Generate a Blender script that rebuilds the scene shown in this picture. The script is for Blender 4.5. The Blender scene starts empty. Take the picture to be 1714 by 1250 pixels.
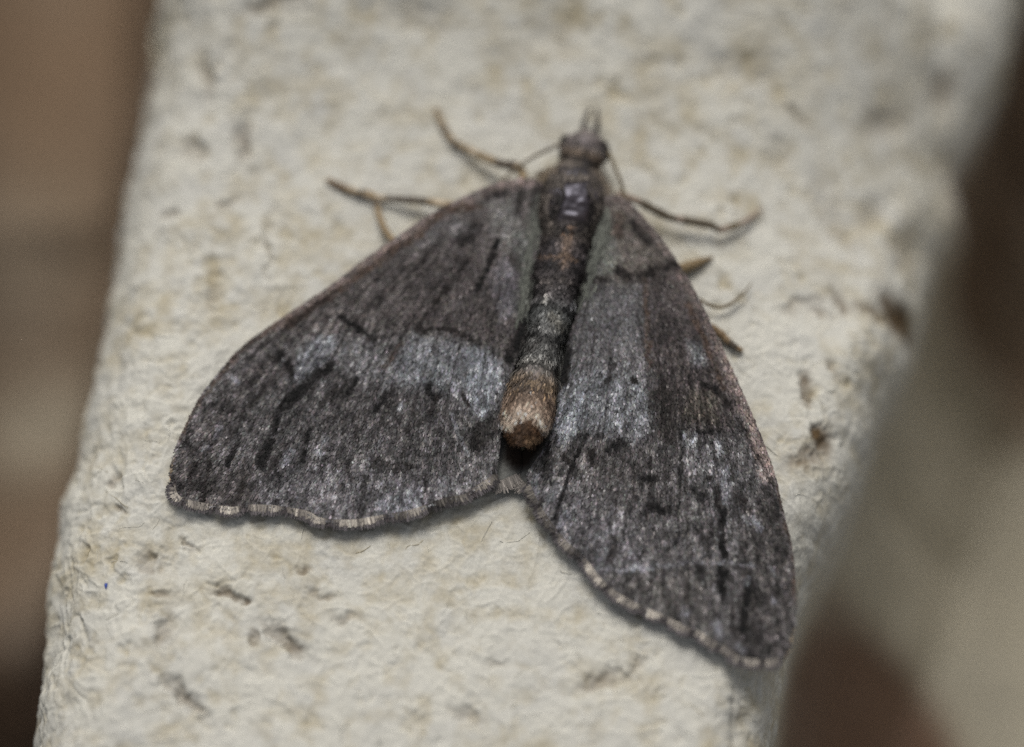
import bpy, math, random
import numpy as np
from mathutils.geometry import delaunay_2d_cdt
from mathutils import Vector, Matrix

MM = 0.001                       # everything below is written in millimetres
rng = np.random.default_rng(11)
random.seed(5)
scn = bpy.context.scene

# ------------------------------------------------------------------ camera
PW, PH = 1714.0, 1250.0          # size of the photograph
DIST, WIDE, TILT = 120.0, 46.0, math.radians(22)
FSTOP = 9.2
cam_d = bpy.data.cameras.new('camera'); cam = bpy.data.objects.new('camera', cam_d)
scn.collection.objects.link(cam); scn.camera = cam
ct, st = math.cos(TILT), math.sin(TILT)
CAM = np.array([0.0, -DIST*st, DIST*ct])
RT, UP, FW = np.array([1., 0, 0]), np.array([0, ct, st]), np.array([0, st, -ct])
cam.location = Vector(CAM*MM); cam.rotation_euler = (TILT, 0, 0)
cam_d.sensor_width = 36.0; cam_d.lens = 36.0*DIST/WIDE
cam_d.clip_start = 0.005; cam_d.clip_end = 20.0
cam_d.dof.use_dof = True; cam_d.dof.aperture_fstop = FSTOP; cam_d.dof.aperture_blades = 7

# ------------------------------------------------------------------ world, sun, exposure
SUN_EL, SUN_AZ = math.radians(57), math.radians(-8)      # azimuth from +Y towards +X
w = bpy.data.worlds.new('World'); scn.world = w; w.use_nodes = True
nt = w.node_tree; bg = nt.nodes['Background']
sky = nt.nodes.new('ShaderNodeTexSky'); sky.sky_type = 'NISHITA'; sky.sun_disc = False
sky.sun_elevation = SUN_EL; sky.sun_rotation = SUN_AZ
sky.air_density = 1.0; sky.dust_density = 4.0; sky.ozone_density = 1.0
hs = nt.nodes.new('ShaderNodeHueSaturation'); hs.inputs['Saturation'].default_value = 0.3      # cloud cover: a nearly neutral sky
nt.links.new(sky.outputs[0], hs.inputs['Color']); nt.links.new(hs.outputs[0], bg.inputs[0]); bg.inputs[1].default_value = 0.07
sd = bpy.data.lights.new('sun', 'SUN'); sun = bpy.data.objects.new('sun', sd); scn.collection.objects.link(sun)
sd.energy = 1.5; sd.angle = math.radians(30); sd.color = (1.0, 0.97, 0.92)
sdir = Vector((math.sin(SUN_AZ)*math.cos(SUN_EL), math.cos(SUN_AZ)*math.cos(SUN_EL), math.sin(SUN_EL)))
sun.rotation_euler = sdir.to_track_quat('Z', 'Y').to_euler(); sun.location = sdir*0.5
vs = scn.view_settings; vs.view_transform = 'Standard'; vs.look = 'None'; vs.gamma = 1.0
vs.exposure = 0.30; vs.use_curve_mapping = False
scn.cycles.use_denoising = False
scn.cycles.max_bounces = 8; scn.cycles.diffuse_bounces = 5

# ------------------------------------------------------------------ helpers
def px(x, y, z=0.0):
    """photo pixel -> point (mm) where its ray meets the level z"""
    x = np.asarray(x, float); y = np.asarray(y, float); z = np.asarray(z, float)
    a = (x-PW/2)/PW*WIDE/DIST; b = (PH/2-y)/PW*WIDE/DIST
    d = FW + a[..., None]*RT + b[..., None]*UP
    t = (z-CAM[2])/d[..., 2]
    return CAM + d*t[..., None]

def P1(x, y, z): return px(np.array([x]), np.array([y]), np.array([z]))[0]

def pix_of(p):
    v = p-CAM; f = v@FW
    return (v@RT)/f*DIST/WIDE*PW+PW/2, PH/2-(v@UP)/f*DIST/WIDE*PW

def sr(r, g, b):                 # 8-bit sRGB -> linear
    c = np.array([r, g, b])/255.0
    return np.where(c <= 0.04045, c/12.92, ((c+0.055)/1.055)**2.4)

def hsh(ix, iy, seed):
    h = (ix.astype(np.int64)*374761393 + iy.astype(np.int64)*668265263 + seed*1442695041) & 0xFFFFFFFF
    h = ((h ^ (h >> 13))*1274126177) & 0xFFFFFFFF
    return ((h ^ (h >> 16)) & 0xFFFF)/65535.0

def vnoise(x, y, seed=0):        # value noise in -1..1
    x = np.asarray(x, float); y = np.asarray(y, float)
    ix, iy = np.floor(x), np.floor(y); fx, fy = x-ix, y-iy
    fx = fx*fx*fx*(fx*(fx*6-15)+10); fy = fy*fy*fy*(fy*(fy*6-15)+10)
    a, b = hsh(ix, iy, seed), hsh(ix+1, iy, seed); c, d = hsh(ix, iy+1, seed), hsh(ix+1, iy+1, seed)
    return ((a*(1-fx)+b*fx)*(1-fy) + (c*(1-fx)+d*fx)*fy)*2-1

def fbm(x, y, oct=4, seed=0, gain=0.5):
    s = 0; a = 1.0; t = 0
    ca, sa = math.cos(0.6), math.sin(0.6)
    for i in range(oct):
        s = s + a*vnoise(x+17.3*i, y-9.1*i, seed+i); t += a; a *= gain
        x, y = (x*ca-y*sa)*2.03, (x*sa+y*ca)*2.03
    return s/t

def sstep(a, b, x):
    t = np.clip((x-a)/(b-a), 0, 1); return t*t*(3-2*t)

def seg_dist(X, Y, pts):
    """distance from points to a polyline, and the position along it in 0..1"""
    best = np.full(X.shape, 1e9); along = np.zeros(X.shape)
    pts = np.array(pts, float); L = np.r_[0, np.cumsum(np.hypot(*np.diff(pts, axis=0).T))]
    for i in range(len(pts)-1):
        (x0, y0), (x1, y1) = pts[i], pts[i+1]; dx, dy = x1-x0, y1-y0; q = dx*dx+dy*dy+1e-9
        t = np.clip(((X-x0)*dx+(Y-y0)*dy)/q, 0, 1)
        d = np.hypot(X-x0-t*dx, Y-y0-t*dy); m = d < best
        best = np.where(m, d, best); along = np.where(m, (L[i]+t*math.sqrt(q))/max(L[-1], 1e-9), along)
    return best, along

def inside(X, Y, poly):
    poly = np.array(poly, float); r = np.zeros(X.shape, bool); j = len(poly)-1
    for i in range(len(poly)):
        xi, yi = poly[i]; xj, yj = poly[j]
        c = ((yi > Y) != (yj > Y)) & (X < (xj-xi)*(Y-yi)/(yj-yi+1e-12)+xi)
        r ^= c; j = i
    return r

def poly_soft(X, Y, poly, soft):
    d, _ = seg_dist(X, Y, list(poly)+[poly[0]]); s = np.where(inside(X, Y, poly), d, -d)
    return sstep(-soft, soft, s)

def smooth_line(pts, n):
    """Catmull-Rom through the points, n samples spread by length"""
    p = np.array(pts, float); p = np.vstack([2*p[0]-p[1], p, 2*p[-1]-p[-2]]); out = []
    for i in range(1, len(p)-2):
        t = np.linspace(0, 1, 24, endpoint=False)[:, None]
        a, b, c, d = p[i-1], p[i], p[i+1], p[i+2]
        out.append(0.5*((2*b)+(-a+c)*t+(2*a-5*b+4*c-d)*t*t+(-a+3*b-3*c+d)*t**3))
    out = np.vstack(out+[p[-2][None]]); L = np.r_[0, np.cumsum(np.linalg.norm(np.diff(out, axis=0), axis=1))]
    s = np.linspace(0, L[-1], n)
    return np.stack([np.interp(s, L, out[:, k]) for k in range(out.shape[1])], 1)

def mesh_obj(name, V, F, mat, parent=None, col=None, gloss=None, smooth=True, kind=None):
    """V (n,3) mm, F either (m,k) array or a list of faces"""
    me = bpy.data.meshes.new(name); V = np.asarray(V, np.float64)*MM
    if isinstance(F, np.ndarray):
        m, k = F.shape
        me.vertices.add(len(V)); me.vertices.foreach_set('co', V.astype(np.float32).ravel())
        me.loops.add(m*k); me.loops.foreach_set('vertex_index', F.astype(np.int32).ravel())
        me.polygons.add(m); me.polygons.foreach_set('loop_start', np.arange(0, m*k, k, dtype=np.int32))
        me.polygons.foreach_set('loop_total', np.full(m, k, np.int32))
        me.update(calc_edges=True); me.validate()
    else:
        me.from_pydata(V.tolist(), [], F); me.update()
    me.polygons.foreach_set('use_smooth', np.full(len(me.polygons), smooth))
    if col is not None:
        a = me.color_attributes.new('Col', 'FLOAT_COLOR', 'POINT')
        a.data.foreach_set('color', np.c_[np.clip(col, 0, 1), np.ones(len(V))].astype(np.float32).ravel())
    if gloss is not None:
        a = me.attributes.new('Gloss', 'FLOAT', 'POINT'); a.data.foreach_set('value', gloss.astype(np.float32))
    me.materials.append(mat)
    o = bpy.data.objects.new(name, me); scn.collection.objects.link(o)
    if parent is not None: o.parent = parent
    if kind: o['kind'] = kind
    return o

def empty(name, label, cat):
    o = bpy.data.objects.new(name, None); scn.collection.objects.link(o); o.empty_display_size = 0.005
    o['label'] = label; o['category'] = cat
    return o

def grid_faces(nu, nv, wrap=False):
    i, j = np.meshgrid(np.arange(nu-1), np.arange(nv if wrap else nv-1), indexing='ij')
    j2 = (j+1) % nv
    return np.stack([i*nv+j, (i+1)*nv+j, (i+1)*nv+j2, i*nv+j2], -1).reshape(-1, 4)

# ------------------------------------------------------------------ materials
def mat_attr(name, rough, spec=0.5, noise=None, bump=None, sheen=0.0, gloss=False):
    m = bpy.data.materials.new(name); m.use_nodes = True; n = m.node_tree; b = n.nodes['Principled BSDF']
    at = n.nodes.new('ShaderNodeVertexColor'); at.layer_name = 'Col'; src = at.outputs[0]
    tc = n.nodes.new('ShaderNodeTexCoord')
    if noise:
        nz = n.nodes.new('ShaderNodeTexNoise'); nz.inputs['Scale'].default_value = noise[0]; nz.inputs['Detail'].default_value = 5
        n.links.new(tc.outputs['Object'], nz.inputs['Vector'])
        mr = n.nodes.new('ShaderNodeMapRange'); mr.inputs[3].default_value = 1-noise[1]; mr.inputs[4].default_value = 1+noise[1]
        mr.inputs[1].default_value = 0.3; mr.inputs[2].default_value = 0.7
        n.links.new(nz.outputs[0], mr.inputs[0])
        mx = n.nodes.new('ShaderNodeMix'); mx.data_type = 'RGBA'; mx.blend_type = 'MULTIPLY'; mx.inputs[0].default_value = 1
        n.links.new(src, mx.inputs[6]); n.links.new(mr.outputs[0], mx.inputs[7]); src = mx.outputs[2]
    n.links.new(src, b.inputs['Base Color'])
    b.inputs['Roughness'].default_value = rough; b.inputs['Specular IOR Level'].default_value = spec
    b.inputs['Sheen Weight'].default_value = sheen
    if gloss:
        g = n.nodes.new('ShaderNodeAttribute'); g.attribute_name = 'Gloss'
        mr = n.nodes.new('ShaderNodeMapRange'); mr.inputs[3].default_value = rough; mr.inputs[4].default_value = 0.34
        n.links.new(g.outputs['Fac'], mr.inputs[0]); n.links.new(mr.outputs[0], b.inputs['Roughness'])
    if bump:
        nz = n.nodes.new('ShaderNodeTexNoise'); nz.inputs['Scale'].default_value = bump[0]; nz.inputs['Detail'].default_value = 4
        n.links.new(tc.outputs['Object'], nz.inputs['Vector'])
        bp = n.nodes.new('ShaderNodeBump'); bp.inputs['Strength'].default_value = bump[1]; bp.inputs['Distance'].default_value = bump[2]*MM
        n.links.new(nz.outputs[0], bp.inputs['Height']); n.links.new(bp.outputs[0], b.inputs['Normal'])
    return m

M_PULP = mat_attr('moulded_pulp', 0.92, 0.2, noise=(9000, 0.09), bump=(8000, 0.45, 0.04))
M_FIBRE = mat_attr('paper_fibre', 0.9, 0.2)
M_SCALE = mat_attr('wing_scale', 0.6, 0.08)
M_WING = mat_attr('wing_membrane', 0.7, 0.15, noise=(8000, 0.2))
M_FRINGE = mat_attr('wing_fringe', 0.65, 0.2)
M_BODY = mat_attr('moth_body', 0.6, 0.5, noise=(5000, 0.3), bump=(5000, 0.3, 0.04), gloss=True)
M_BODY.node_tree.nodes['Principled BSDF'].inputs['Specular Tint'].default_value = (0.84, 0.83, 1.0, 1)      # bluish sky reflection put into the specular tint
M_BODY.node_tree.nodes['Principled BSDF'].inputs['Specular IOR Level'].default_value = 0.65
M_HAIR = mat_attr('moth_hair', 0.6, 0.2)
M_LEG = mat_attr('leg_cuticle', 0.55, 0.4, noise=(6000, 0.25))
M_EYE = mat_attr('compound_eye', 0.45, 0.3, bump=(16000, 0.3, 0.02))

m = bpy.data.materials.new('brown_board'); m.use_nodes = True; M_GROUND = m
n = m.node_tree; b = n.nodes['Principled BSDF']; tc = n.nodes.new('ShaderNodeTexCoord')
nz = n.nodes.new('ShaderNodeTexNoise'); nz.inputs['Scale'].default_value = 40; nz.inputs['Detail'].default_value = 6
cr = n.nodes.new('ShaderNodeValToRGB'); cr.color_ramp.elements[0].color = (0.13, 0.08, 0.045, 1); cr.color_ramp.elements[1].color = (0.24, 0.16, 0.1, 1)
n.links.new(tc.outputs['Object'], nz.inputs['Vector']); n.links.new(nz.outputs[0], cr.inputs[0]); n.links.new(cr.outputs[0], b.inputs['Base Color'])
b.inputs['Roughness'].default_value = 0.85

# focus: a point on the hind part of the wings
foc = P1(860, 770, 0.8)
cam_d.dof.focus_distance = float((foc-CAM)@FW)*MM

# ------------------------------------------------------------------ ground under the tray
gv = np.array([[-1500, -1500, -48], [1500, -1500, -48], [1500, 1500, -48], [-1500, 1500, -48]], float)
g = mesh_obj('ground', gv, [(0, 1, 2, 3)], M_GROUND); g['kind'] = 'structure'

# ------------------------------------------------------------------ egg tray
ZE = -5.6
Ledge = [(300, -260), (285, 0), (262, 120), (243, 210), (215, 300), (200, 400), (180, 500), (158, 620), (128, 730), (104, 900), (82, 1050), (62, 1250), (40, 1500)]
Redge = [(1790, -260), (1718, 20), (1690, 130), (1640, 250), (1654, 318), (1598, 400), (1568, 500), (1535, 600), (1482, 700), (1446, 820), (1400, 920), (1362, 1000), (1328, 1080), (1312, 1150), (1296, 1250), (1270, 1500)]
def edge_curve(e):
    e = np.array(e, float); p = px(e[:, 0], e[:, 1], np.full(len(e), ZE)); p = p[np.argsort(p[:, 1])]
    return p[:, 1], p[:, 0]
Ly, Lx = edge_curve(Ledge); Ry, Rx = edge_curve(Redge)
ys = np.unique(np.r_[np.linspace(-52, -21, 26), np.linspace(-21, 24, 760), np.linspace(24, 62, 34)])
xl = np.interp(ys, Ly, Lx); xr = np.interp(ys, Ry, Rx)
k = np.ones(9)/9
for arr in (xl, xr): arr[:] = np.convolve(np.pad(arr, 4, 'edge'), k, 'valid')
xl += 0.30*fbm(ys/2.6, ys*0, 3, 201); xr += 0.34*fbm(ys/2.4, ys*0+7, 3, 205)
RXL, RXR, RZ = 5.2, 3.6, 6.5
NX = 640
def bank(ys, right):
    """flank, valley and next ridge beside the middle ridge: lists of (dx, z) outward from the edge"""
    py = ys
    if right: depth = 24 + 2*sstep(4, 13, py) + 4*sstep(-10, -16, py); gap = 14.0 - 0.15*py
    else:     depth = 25 + 1.5*np.sin(py*0.16+1.0) + 9*sstep(-2, -14, py); gap = 12.5 + 0.0*py
    cols = []; fl_ = 7.5 if right else 5.6
    t = np.linspace(0, 1, 70)[1:]
    for u in t:                                     # flank, drafted outward
        cols.append((0.4*u+(fl_-0.4)*u**(1.7 if right else 1.35), ZE-0.9-(depth-ZE-3)*u**0.9*0.86))
    for u in np.linspace(0, 1, 44)[1:]:             # valley floor
        z0 = ZE-0.9-(depth-ZE-3)*0.86
        cols.append((fl_+(gap-2.0)*u, z0-2.2*np.sin(math.pi*u)**1.0))
    for u in np.linspace(0, 1, 40)[1:]:             # flank of the next ridge
        z0 = ZE-0.9-(depth-ZE-3)*0.86
        cols.append((fl_-2.0+gap+0.4*u+2.6*u**0.6, z0*(1-u)+(ZE-0.2)*u))
    for u in np.linspace(0, 1, 40)[1:]:             # its top, out of view; this ridge is added to shade the valley
        cols.append((fl_+1.0+gap+26*u, ZE+5.0*np.sin(min(u*7, 1)*math.pi/2)+0*py))
    X = np.stack([np.broadcast_to(c[0], ys.shape) for c in cols], 1); Z = np.stack([np.broadcast_to(c[1], ys.shape) for c in cols], 1)
    return X, Z
u = np.linspace(0, 1, NX)
Xm = xl[:, None]+(xr-xl)[:, None]*u[None]
e = np.minimum(Xm-xl[:, None], xr[:, None]-Xm)
eL, eR = Xm-xl[:, None], xr[:, None]-Xm
shl = lambda e_, rx: -RZ*(1-np.sqrt(np.clip(1-((rx-np.clip(e_, 0, rx))/rx)**2, 0, 1)))
upl = sstep(2, 12, ys)[:, None]
Zm = shl(eL, RXL)*(1-0.0*upl)+shl(eR, RXR)-0.03*np.clip(6.5-eL, 0, 7)**2*upl
Xr_, Zr_ = bank(ys, True); Xl_, Zl_ = bank(ys, False)
GX = np.concatenate([(xl[:, None]-Xl_)[:, ::-1], Xm, xr[:, None]+Xr_], 1)
GZ = np.concatenate([Zl_[:, ::-1], Zm, Zr_], 1)
GY = np.repeat(ys[:, None], GX.shape[1], 1)
# the ridge rises a little beyond the moth's head and falls away towards its far right corner
GZ = GZ+0.020*np.clip(GY-8.5, 0, 12)**2-0.038*np.clip(GX-7, 0, 14)**2*sstep(-6, 13, GY)
# the banks start where the rounded shoulder ends
dX = np.diff(GX, axis=1); dZ = np.diff(GZ, axis=1)
S = np.concatenate([np.zeros((len(ys), 1)), np.cumsum(np.hypot(dX, dZ), 1)], 1)
mid = (GX.shape[1])//2
c0 = Xl_.shape[1]+NX//2
S = S-S[:, c0:c0+1]+GX[:, c0:c0+1]                   # arc length, equal to x on the ridge top

# fibre relief: short curved strokes stamped into a height map
RES = 0.045; SX0, SX1, SY0, SY1 = -32.0, 32.0, -24.0, 28.0
fw, fh = int((SX1-SX0)/RES), int((SY1-SY0)/RES)
fib = np.zeros((fh, fw), np.float32)
NF = 16000; T = 40
fx0 = rng.uniform(SX0, SX1, NF); fy0 = rng.uniform(SY0, SY1, NF); fa = rng.uniform(0, math.pi, NF)
fl = rng.gamma(2.5, 0.38, NF)+0.25; fc = rng.normal(0, 0.5, NF); fhh = rng.uniform(0.3, 1.0, NF)**2
tt = np.linspace(-0.5, 0.5, T)
ang = fa[:, None]+fc[:, None]*tt[None]*2
step = fl[:, None]/T
FX = fx0[:, None]+np.cumsum(np.cos(ang)*step, 1); FY = fy0[:, None]+np.cumsum(np.sin(ang)*step, 1)
FHt = fhh[:, None]*(1-(2*tt[None])**4)
for ox in (-1, 0, 1):
    for oy in (-1, 0, 1):
        ii = ((FY-SY0)/RES).astype(int)+oy; jj = ((FX-SX0)/RES).astype(int)+ox
        ok = (ii >= 0) & (ii < fh) & (jj >= 0) & (jj < fw)
        np.maximum.at(fib, (ii[ok], jj[ok]), (FHt*math.exp(-(ox*ox+oy*oy)*0.7))[ok].astype(np.float32))
fib = 0.25*(np.roll(fib, 1, 0)+np.roll(fib, -1, 0)+np.roll(fib, 1, 1)+np.roll(fib, -1, 1))*0.6+fib*0.4
def samp(A, x, y):
    gx = np.clip((x-SX0)/RES, 0, fw-1.01); gy = np.clip((y-SY0)/RES, 0, fh-1.01)
    ix, iy = gx.astype(int), gy.astype(int); fx, fy = gx-ix, gy-iy
    return (A[iy, ix]*(1-fx)+A[iy, ix+1]*fx)*(1-fy)+(A[iy+1, ix]*(1-fx)+A[iy+1, ix+1]*fx)*fy
FB = samp(fib, S, GY)

# dents and stains: photo position, half length and half width in px, angle, depth mm, stain 0..1
DENTS = [(1520, 512, 44, 24, 20, .4, 1.0), (1470, 516, 40, 12, 8, .25, .7), (1412, 487, 15, 10, 50, .4, .6), (1345, 500, 40, 10, -20, .25, .4), (1380, 512, 16, 9, 40, .3, .45),
         (1351, 652, 25, 11, 85, .5, .75), (1383, 735, 26, 18, 60, .5, .9), (1360, 762, 36, 20, -30, .4, .7), (1398, 612, 14, 9, 60, .3, .4), (1338, 176, 17, 8, 45, .35, .45), (1600, 98, 30, 20, -50, .5, .55),
         (1500, 180, 50, 20, -30, .35, .3), (410, 250, 30, 11, 88, .5, .5), (345, 130, 36, 12, 85, .5, .4), (320, 250, 24, 14, 25, .45, .4), (280, 352, 14, 8, 0, .3, .45), (385, 343, 18, 7, 5, .25, .4),
         (452, 420, 60, 5, 88, .3, .25), (378, 1000, 26, 7, 14, .35, .75), (418, 1002, 14, 6, -10, .3, .8), (270, 1000, 20, 6, 10, .2, .4), (478, 1072, 40, 10, 35, .5, .55), (310, 1168, 38, 9, 48, .6, .5),
         (427, 1065, 14, 7, 60, .3, .5), (540, 1007, 22, 6, 5, .2, .45), (508, 957, 12, 6, 10, .25, .6), (575, 1040, 20, 8, 0, .2, .35), (250, 940, 18, 14, 40, .35, .4), (780, 1200, 26, 10, 20, .3, .25), (1005, 1140, 36, 12, -15, .4, .5), (1060, 1120, 24, 10, -45, .3, .3),
         (318, 910, 16, 5, 60, .35, .4), (275, 1060, 14, 30, 10, .4, .3), (830, 1120, 16, 5, 10, .2, .3), (1240, 1190, 50, 14, 100, .35, .15), (1445, 950, 20, 8, 120, .3, .4), (1290, 1070, 40, 14, 110, .3, .35), (1230, 130, 60, 25, 0, .3, .12), (600, 560, 30, 8, 5, .1, .1),
         (700, 60, 70, 26, 10, .25, .15), (480, 40, 60, 16, -10, .4, .4), (930, 90, 50, 30, 0, .25, .12), (360, 500, 9, 24, 10, .25, .25), (196, 850, 10, 5, 20, .25, .5), (190, 800, 14, 6, 70, .3, .4), (1310, 250, 40, 20, 60, .3, .12), (1400, 330, 60, 25, 60, .4, .2), (1530, 380, 50, 20, -60, .5, .25), (1470, 330, 40, 20, -40, .4, .2)]
dent = np.zeros(S.shape); stain = np.zeros(S.shape)
wx = fbm(S*1.6, GY*1.6, 3, 50)*0.45; wy = fbm(S*1.6, GY*1.6, 3, 60)*0.45
for (x, y, a, b_, an, dp, stn) in DENTS:
    p = P1(x, y, -0.3-2.4*float(sstep(1420, 1520, x))); kx = WIDE/PW
    dx = GX+wx-p[0]; dy = (GY+wy-p[1])*ct
    near = (np.abs(dx) < 5) & (np.abs(dy) < 5) & (GZ > -7)
    c, s = math.cos(math.radians(-an)), math.sin(math.radians(-an))
    q = ((dx*c+dy*s)/(a*kx*1.15))**2+((-dx*s+dy*c)/(b_*kx*1.15))**2
    gg = np.where(near, np.exp(-q), 0)
    dent += dp*gg; stain = np.maximum(stain, stn*np.where(near, np.exp(-q**1.5), 0))
under = np.exp(-((GX-0.5)**2/330+(GY+1)**2/200))        # gentler relief where the moth rests
big = fbm(S/7.0, GY/7.0, 2, 3); med = fbm(S/1.9, GY/1.9, 3, 7); fine = fbm(S/0.55, GY/0.55, 4, 13, 0.6)
rid = 1-np.abs(fbm(S/1.3+0.4*med, GY/1.3, 3, 23)); rid = np.clip((rid-0.72)/0.28, 0, 1)
leftzone = sstep(-8, -17, GX)
disp = 0.26*big*(1-0.85*under)+(0.12+0.06*leftzone)*med*(1-0.5*under)+0.042*fine*(1+0.6*leftzone)+0.075*FB-0.04*rid*(1+leftzone)-dent*0.8
# pits
pit = np.clip(fbm(S/0.8, GY/0.8, 3, 31)-0.28, 0, 1)*(0.45+0.55*sstep(-0.2, 0.5, fbm(S/6, GY/6, 2, 40)))
disp -= 0.32*pit
PV = np.stack([GX, GY, GZ], -1)
du = np.gradient(PV, axis=1); dv = np.gradient(PV, axis=0)
Nn = np.cross(du, dv); Nn /= np.linalg.norm(Nn, axis=-1, keepdims=True)+1e-12
PV = PV+Nn*disp[..., None]
# colour of the pulp: warm grey with tan fibres and rusty specks where dirt sits
base = np.array([0.58, 0.562, 0.495]); tan = np.array([0.37, 0.315, 0.20]); rust = np.array([0.11, 0.072, 0.036]); grey = np.array([0.46, 0.455, 0.43])
tmix = np.clip(0.13+0.36*fbm(S/3.0, GY/3.0, 3, 71)+1.0*pit+0.18*(rid-0.3)+0.50*fbm(S/0.75, GY/0.75, 3, 77), 0, 0.8)
gmix = np.clip(0.3+0.8*fbm(S/1.5, GY/1.5, 3, 81), 0, 1)
C = base*(1-gmix[..., None]*0.5)+grey*gmix[..., None]*0.5
C = C*(1-tmix[..., None])+tan*tmix[..., None]
C = C*(1+0.10*(FB-0.25)[..., None]+0.05*fine[..., None])
st2 = np.clip(stain*(1+0.5*fine), 0, 1)[..., None]
C = C*(1-st2)+rust*st2
# the low valleys between the ridges have their shade painted in as broad brown blotches
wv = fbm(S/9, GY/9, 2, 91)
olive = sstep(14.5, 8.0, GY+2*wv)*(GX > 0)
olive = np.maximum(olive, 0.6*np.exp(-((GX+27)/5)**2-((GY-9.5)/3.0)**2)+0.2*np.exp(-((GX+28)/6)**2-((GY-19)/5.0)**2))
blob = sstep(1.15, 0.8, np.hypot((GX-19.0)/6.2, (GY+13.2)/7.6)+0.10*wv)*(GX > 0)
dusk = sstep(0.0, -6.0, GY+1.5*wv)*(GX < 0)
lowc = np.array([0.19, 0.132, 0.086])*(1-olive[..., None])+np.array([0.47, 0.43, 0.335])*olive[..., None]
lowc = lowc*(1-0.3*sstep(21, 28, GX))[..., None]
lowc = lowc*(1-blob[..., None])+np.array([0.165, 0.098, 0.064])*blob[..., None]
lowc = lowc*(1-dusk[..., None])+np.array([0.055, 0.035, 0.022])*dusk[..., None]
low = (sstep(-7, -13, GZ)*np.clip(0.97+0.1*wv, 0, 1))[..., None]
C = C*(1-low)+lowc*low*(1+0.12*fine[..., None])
tray = empty('egg_tray', 'beige moulded pulp egg tray with a rough tapering ridge under the moth', 'egg tray')
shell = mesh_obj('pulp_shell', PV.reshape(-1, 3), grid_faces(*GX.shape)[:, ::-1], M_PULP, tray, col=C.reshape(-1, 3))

def tray_z(x, y):
    """height of the tray top at x, y (nearest grid point)"""
    i = np.clip(np.searchsorted(ys, y), 0, len(ys)-1); i = np.minimum(i, len(ys)-1)
    uu = (x-xl[i])/(xr[i]-xl[i]); j = np.clip((uu*(NX-1)).round().astype(int), 0, NX-1)+Xl_.shape[1]
    return PV[i, j, 2]

# loose fibres standing a little off the surface
def tubes(paths, radii, sides=3):
    """many small tubes at once: paths (n,t,3), radii (n,t)"""
    n_, t_, _ = paths.shape
    tg = np.gradient(paths, axis=1); tg /= np.linalg.norm(tg, axis=-1, keepdims=True)+1e-12
    ref = np.where(np.abs(tg[..., 2:3]) > 0.9, np.array([1., 0, 0]), np.array([0, 0, 1.]))
    s1 = np.cross(tg, ref); s1 /= np.linalg.norm(s1, axis=-1, keepdims=True)+1e-12; s2 = np.cross(tg, s1)
    a = np.arange(sides)*2*math.pi/sides
    V = paths[:, :, None]+radii[:, :, None, None]*(np.cos(a)[:, None]*s1[:, :, None]+np.sin(a)[:, None]*s2[:, :, None])
    F = grid_faces(t_, sides, True)
    F = (F[None]+(np.arange(n_)*t_*sides)[:, None, None]).reshape(-1, 4)
    return V.reshape(-1, 3), F
NL = 420; T = 8
lx = rng.uniform(-24, 21, NL); ly = rng.uniform(-19, 22, NL)
ii = np.searchsorted(ys, ly); keep = (lx > xl[ii]+0.6) & (lx < xr[ii]-0.6); lx, ly = lx[keep], ly[keep]; NL = len(lx)
an = rng.uniform(0, 2*math.pi, NL)[:, None]+np.cumsum(rng.normal(0, 0.28, (NL, T)), 1); ln = (rng.gamma(2.5, 0.25, NL)+0.2)[:, None]
qx = lx[:, None]+np.cumsum(np.cos(an)*ln/T, 1); qy = ly[:, None]+np.cumsum(np.sin(an)*ln/T, 1)
arch = rng.uniform(0.0, 0.04, NL)[:, None]*np.sin(np.linspace(0, math.pi, T))[None]
qz = tray_z(qx, qy)+0.012+arch
qz[:, 1:-1] = (qz[:, :-2]+qz[:, 1:-1]+qz[:, 2:])/3
fv, ff = tubes(np.stack([qx, qy, qz], -1), np.full((NL, T), 0.012)*rng.uniform(0.6, 1.5, NL)[:, None])
fcol = np.where(rng.random(NL)[:, None] < 0.15, tan, base*1.05)*rng.uniform(0.85, 1.1, NL)[:, None]
mesh_obj('loose_fibre', fv, ff, M_FIBRE, tray, col=np.repeat(fcol, T*3, 0), kind='stuff')
# one blue paper fleck pressed in the pulp
p = P1(177, 979, -0.3); p[2] = float(tray_z(np.array([p[0]]), np.array([p[1]]))[0])+0.01
a = np.linspace(0, 2*math.pi, 9)[:-1]; r = 0.13+0.04*np.sin(a*3)
fvv = np.r_[np.c_[p[0]+r*np.cos(a)*0.6, p[1]+r*np.sin(a)*1.2, np.full(8, p[2]-0.02)], np.c_[p[0]+r*np.cos(a)*0.5, p[1]+r*np.sin(a), np.full(8, p[2]+0.03)]]
mesh_obj('paper_fleck', fvv, [tuple(range(8, 16))]+[(i, (i+1) % 8, 8+(i+1) % 8, 8+i) for i in range(8)], M_FIBRE, tray, col=np.tile([0.05, 0.08, 0.3], (16, 1)))

# ------------------------------------------------------------------ moth
moth = empty('moth', 'dark grey mottled moth with spread triangular wings resting on the egg tray', 'moth')

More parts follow.
